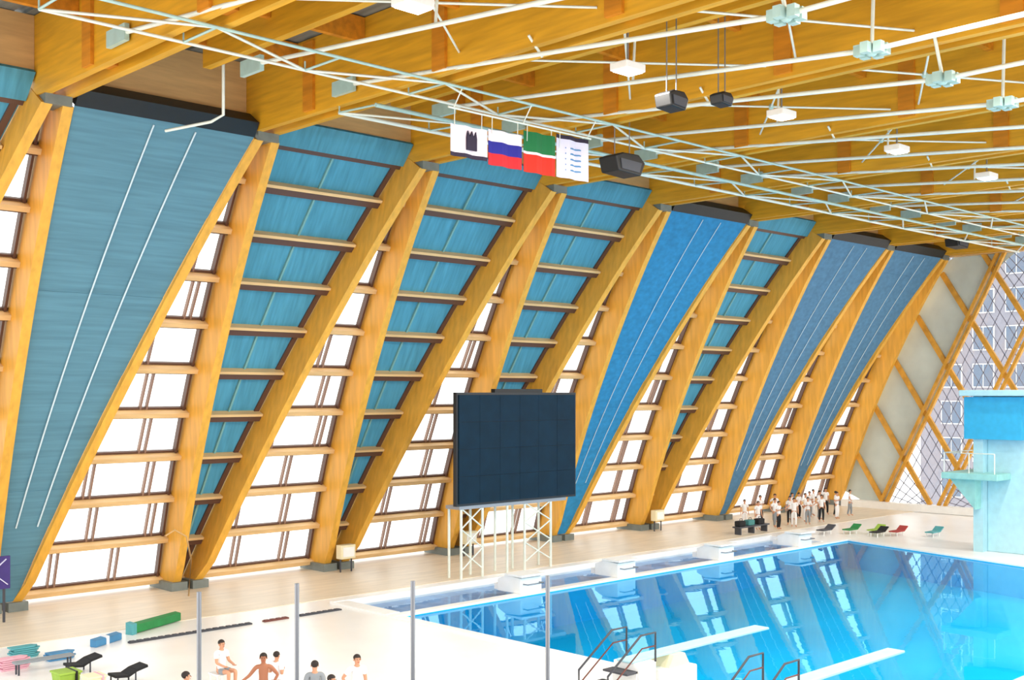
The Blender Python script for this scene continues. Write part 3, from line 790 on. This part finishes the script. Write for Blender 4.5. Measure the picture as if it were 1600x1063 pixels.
for n in 'LR':
    EDG += [('collar', 'shoulder'+n), ('shoulder'+n, 'elbow'+n), ('elbow'+n, 'wrist'+n), ('wrist'+n, 'palm'+n), ('pelvis', 'hip'+n), ('hip'+n, 'knee'+n), ('knee'+n, 'ankle'+n), ('ankle'+n, 'toe'+n)]
def submesh(name, J, names, edges, grow, root, extra={}):
    idx = {n: i for i, n in enumerate(names)}
    V = []; R = []
    for n in names:
        p, r = extra.get(n) or J[n]
        V.append(p); r = r if isinstance(r, tuple) else (r, r); R.append((r[0]+grow, r[1]+grow))
    return skin_bake(name, V, [(idx[a], idx[b]) for a, b in edges], R, idx[root])
PCACHE = {}
def person_meshes(key, pose, shirt, shorts_long):
    if key in PCACHE: return PCACHE[key]
    J = skeleton(pose); out = {}
    names = list(J)
    body = submesh('body', J, names, EDG, 0, 'pelvis')
    # fingers, nose, ears joined to the body mesh
    mb = MB()
    for s, n in ((-1, 'L'), (1, 'R')):
        w, p = J['wrist'+n][0], J['palm'+n][0]; d = (p-w).normalized(); side = Vector((0, -1, 0)); 
        if abs(d.dot(side)) > .8: side = Vector((-s, 0, 0))
        side = (side-d*side.dot(d)).normalized(); curl = d.cross(side)*s*-1
        for q, L in enumerate((.075, .085, .08, .06)):
            b0 = p+side*(.03-.02*q)-d*.01
            mb.tube([b0, b0+d*L*.55+curl*.006, b0+d*L+curl*.026], [.0095, .009, .007], 6)
        b0 = w+d*.035+side*.028
        mb.tube([b0, b0+side*.03+d*.03, b0+side*.036+d*.062+curl*.01], [.012, .0105, .008], 6)
    h = J['head'][0]
    mb.poly([h+Vector((-.014, -.088, -.02)), h+Vector((.014, -.088, -.02)), h+Vector((0, -.12, -.022)), h+Vector((0, -.09, .02)), h+Vector((0, -.088, -.03))], [(0, 2, 3), (2, 1, 3), (0, 4, 2), (2, 4, 1)])
    for s in (-1, 1): mb.ball(h+Vector((s*.086, .005, -.01)), (.012, .025, .034), 6, 5)
    bm = bmesh.new(); bm.from_mesh(body)
    me2 = bpy.data.meshes.new('x'); me2.from_pydata(mb.v, [], mb.f); bm.from_mesh(me2)
    for f in bm.faces: f.smooth = True
    bm.to_mesh(body); bm.free(); bpy.data.meshes.remove(me2)
    out['body'] = body
    e = MB()
    for s in (-1, 1): e.ball(h+Vector((s*.032, -.088, .008)), (.013, .009, .009), 6, 4)
    me = bpy.data.meshes.new('eyes'); me.from_pydata(e.v, [], e.f); out['eyes'] = me
    e = MB(); e.ball(h+Vector((0, -.09, -.062)), (.024, .01, .007), 8, 4)
    me = bpy.data.meshes.new('mouth'); me.from_pydata(e.v, [], e.f); out['mouth'] = me
    hb = MB(); hb.ball(h+Vector((0, .018, .035)), (.093, .1, .088), 14, 9)
    hm = bpy.data.meshes.new('hair'); hm.from_pydata(hb.v, [], hb.f)
    bm = bmesh.new(); bm.from_mesh(hm)
    bmesh.ops.delete(bm, geom=[v for v in bm.verts if v.co.y < h.y-.05 and v.co.z < h.z+.03], context='VERTS')
    for f in bm.faces: f.smooth = True
    bm.to_mesh(hm); bm.free(); out['hair'] = hm
    kn = {n: (J['hip'+n][0]*.35+J['knee'+n][0]*.65, .078) for n in 'LR'}
    ex = {'kneeL': kn['L'], 'kneeR': kn['R']} if not shorts_long else {'kneeL': (J['knee'+'L'][0], .062), 'kneeR': (J['kneeR'][0], .062)}
    nm = ['waist0', 'pelvis', 'hipL', 'hipR', 'kneeL', 'kneeR']; ed = [('waist0', 'pelvis'), ('pelvis', 'hipL'), ('pelvis', 'hipR'), ('hipL', 'kneeL'), ('hipR', 'kneeR')]
    ex['waist0'] = (J['pelvis'][0]*.5+J['waist'][0]*.5, (.135, .1))
    if shorts_long:
        for n in 'LR': ex['ank'+n] = (J['ankle'+n][0]+Vector((0, 0, .02)), .045); nm.append('ank'+n); ed.append(('knee'+n, 'ank'+n))
    out['trousers' if shorts_long else 'swim_shorts'] = submesh('shorts', J, nm, ed, .014, 'pelvis', ex)
    if shirt:
        nm = ['hem', 'waist', 'chest', 'collar', 'shoulderL', 'shoulderR', 'sleeveL', 'sleeveR']
        ex = {'hem': (J['pelvis'][0]+Vector((0, 0, .02)), (.152, .112))}
        for n in 'LR': ex['sleeve'+n] = (J['shoulder'+n][0]*.35+J['elbow'+n][0]*.65, .05)
        out['shirt'] = submesh('shirt', J, nm, [('hem', 'waist'), ('waist', 'chest'), ('chest', 'collar'), ('collar', 'shoulderL'), ('collar', 'shoulderR'), ('shoulderL', 'sleeveL'), ('shoulderR', 'sleeveR')], .016, 'waist', ex)
    PCACHE[key] = out
    return out
DOWN = ((.05, .02, -.27), (.01, -.08, -.24)); OUT = ((.16, -.02, -.2), (.16, -.1, -.1)); FOLD = ((.06, .05, -.26), (-.12, -.2, .06)); HIP = ((.17, .07, -.22), (-.12, -.08, -.2)); LAP = ((.04, -.06, -.26), (-.04, -.22, -.06))
POSES = {'down': dict(armL=DOWN, armR=DOWN), 'out': dict(armL=OUT, armR=DOWN, step=.5), 'fold': dict(armL=FOLD, armR=FOLD), 'hip': dict(armL=HIP, armR=DOWN, step=-.4), 'seat': dict(armL=LAP, armR=LAP, seat=True), 'both': dict(armL=OUT, armR=HIP, step=.3)}
def person(loc, rz, pose, label, shirt=None, bottom='cloth_navy', long=False, skin='skin', height=1.0, group='people on the left deck'):
    M = person_meshes((pose, bool(shirt), long), POSES[pose], bool(shirt), long)
    r = empty('person', loc, label, 'person', group); r.rotation_euler = (0, 0, rz); r.scale = (height,)*3
    mats = {'body': skin, 'eyes': 'black', 'mouth': 'cloth_red', 'hair': 'hair', 'shirt': shirt, 'trousers': bottom, 'swim_shorts': bottom}
    for n, me in M.items():
        me = me.copy(); me.materials.clear(); me.materials.append(MATS[mats[n]])
        o = bpy.data.objects.new(n, me); COL.objects.link(o); o.parent = r
        if n == 'body': bod = o
        elif n in ('eyes', 'mouth', 'hair'): o.parent = bod
    return r
person((15.12, 24.45, 0), -.6, 'both', 'bare chested tanned person in dark trunks with arms out, on the white deck', None, 'cloth_navy', False, 'skin_tan')
person((15.86, 25.04, 0), 1.9, 'fold', 'dark haired person in a pale shirt standing beside the bare chested person', 'cloth_white', 'cloth_grey', height=.9)
person((15.56, 22.9, 0), 2.6, 'fold', 'person in a grey shirt right of the tall grey post', 'cloth_grey', 'cloth_black')
person((16.67, 22.74, 0), -.3, 'hip', 'dark haired person in white shirt, rightmost person on the white deck', 'cloth_white', 'cloth_grey', True)
person((15.05, 21.5, 0), .4, 'down', 'person of whom only the dark hair shows at the bottom edge', 'cloth_teal', 'cloth_black')
person((12.83, 24.04, 0), 1.2, 'down', 'dark haired person cut by the bottom edge near the leftmost post', 'cloth_navy', 'cloth_black')
person((16.2, 28.35, 0), .2, 'seat', 'pale dressed person sitting on a white stool, alone on the deck', 'cloth_white', 'cloth_grey')
st = empty('stool', (16.2, 28.45, 0), 'white stool under the sitting person', 'stool')
MB().box((15.98, 28.2, .36), (16.42, 28.68, .40)).build('seat', 'white', st, bevel=.01)
for sx in (16.03, 16.37):
    for sy in (28.25, 28.63): MB().tube([(sx, sy, 0), (sx, sy, .37)], .02, 6).build('leg', 'white', st)
CROWD = [(57.6, 38.9), (58.7, 38.2), (59.5, 39.0), (60.5, 38.3), (61.3, 39.1), (62.2, 38.4), (63.2, 39.2), (64.1, 38.6), (65.2, 39.4), (66.3, 38.8), (67.5, 39.6), (68.6, 39.2), (58.1, 40.2), (59.9, 40.3), (61.8, 40.5), (63.6, 40.4), (64.7, 40.6), (65.8, 40.5), (66.9, 40.9), (68.1, 40.7)]
for i, (x, y) in enumerate(CROWD):
    person((x, y, .02), random.uniform(-1, .6), ('down', 'fold', 'hip', 'out')[i % 4], ('front row crowd member in white shirt by the far columns, %s from the left' % ORD[i]) if i < 12 else ('back row crowd member in white shirt by the far columns, %s from the left' % ORD[i-12]), 'cloth_white', ('cloth_white', 'cloth_black', 'cloth_grey')[i % 3], True, 'skin', random.uniform(.95, 1.06), 'crowd by the far columns')

# ------------------------------------------------------------------ spectator gallery under the camera with its balustrade posts
gz = 5.35
g = empty('gallery', (0, 0, gz), 'spectator gallery slab with slim grey balustrade posts', 'gallery')
PO = [(4.59, 8.38), (5.38, 8.18), (6.16, 7.61), (7.18, 7.01)]
MB().prism([(-6, -4, gz-.3), (7.4, -4, gz-.3), (7.4, 6.95, gz-.3), (6.2, 7.7, gz-.3), (5.4, 8.27, gz-.3), (4.5, 8.5, gz-.3), (-6, 8.5, gz-.3)], (0, 0, .3)).build('slab', 'cloth_grey', g)
bl = empty('balustrade', (5.4, 7.8, gz), 'slim grey balustrade posts rising from the bottom picture edge', 'balustrade')
for x, y in PO:
    MB().tube([(x, y, gz), (x, y, 6.5)], .019, 8).build('post', 'steel', bl)
    MB().box((x-.06, y-.06, gz), (x+.06, y+.06, gz+.02)).build('post_foot', 'steel', bl)
MB().tube([(x, y, gz+.12) for x, y in PO], .02, 6).build('foot_rail', 'steel', bl)
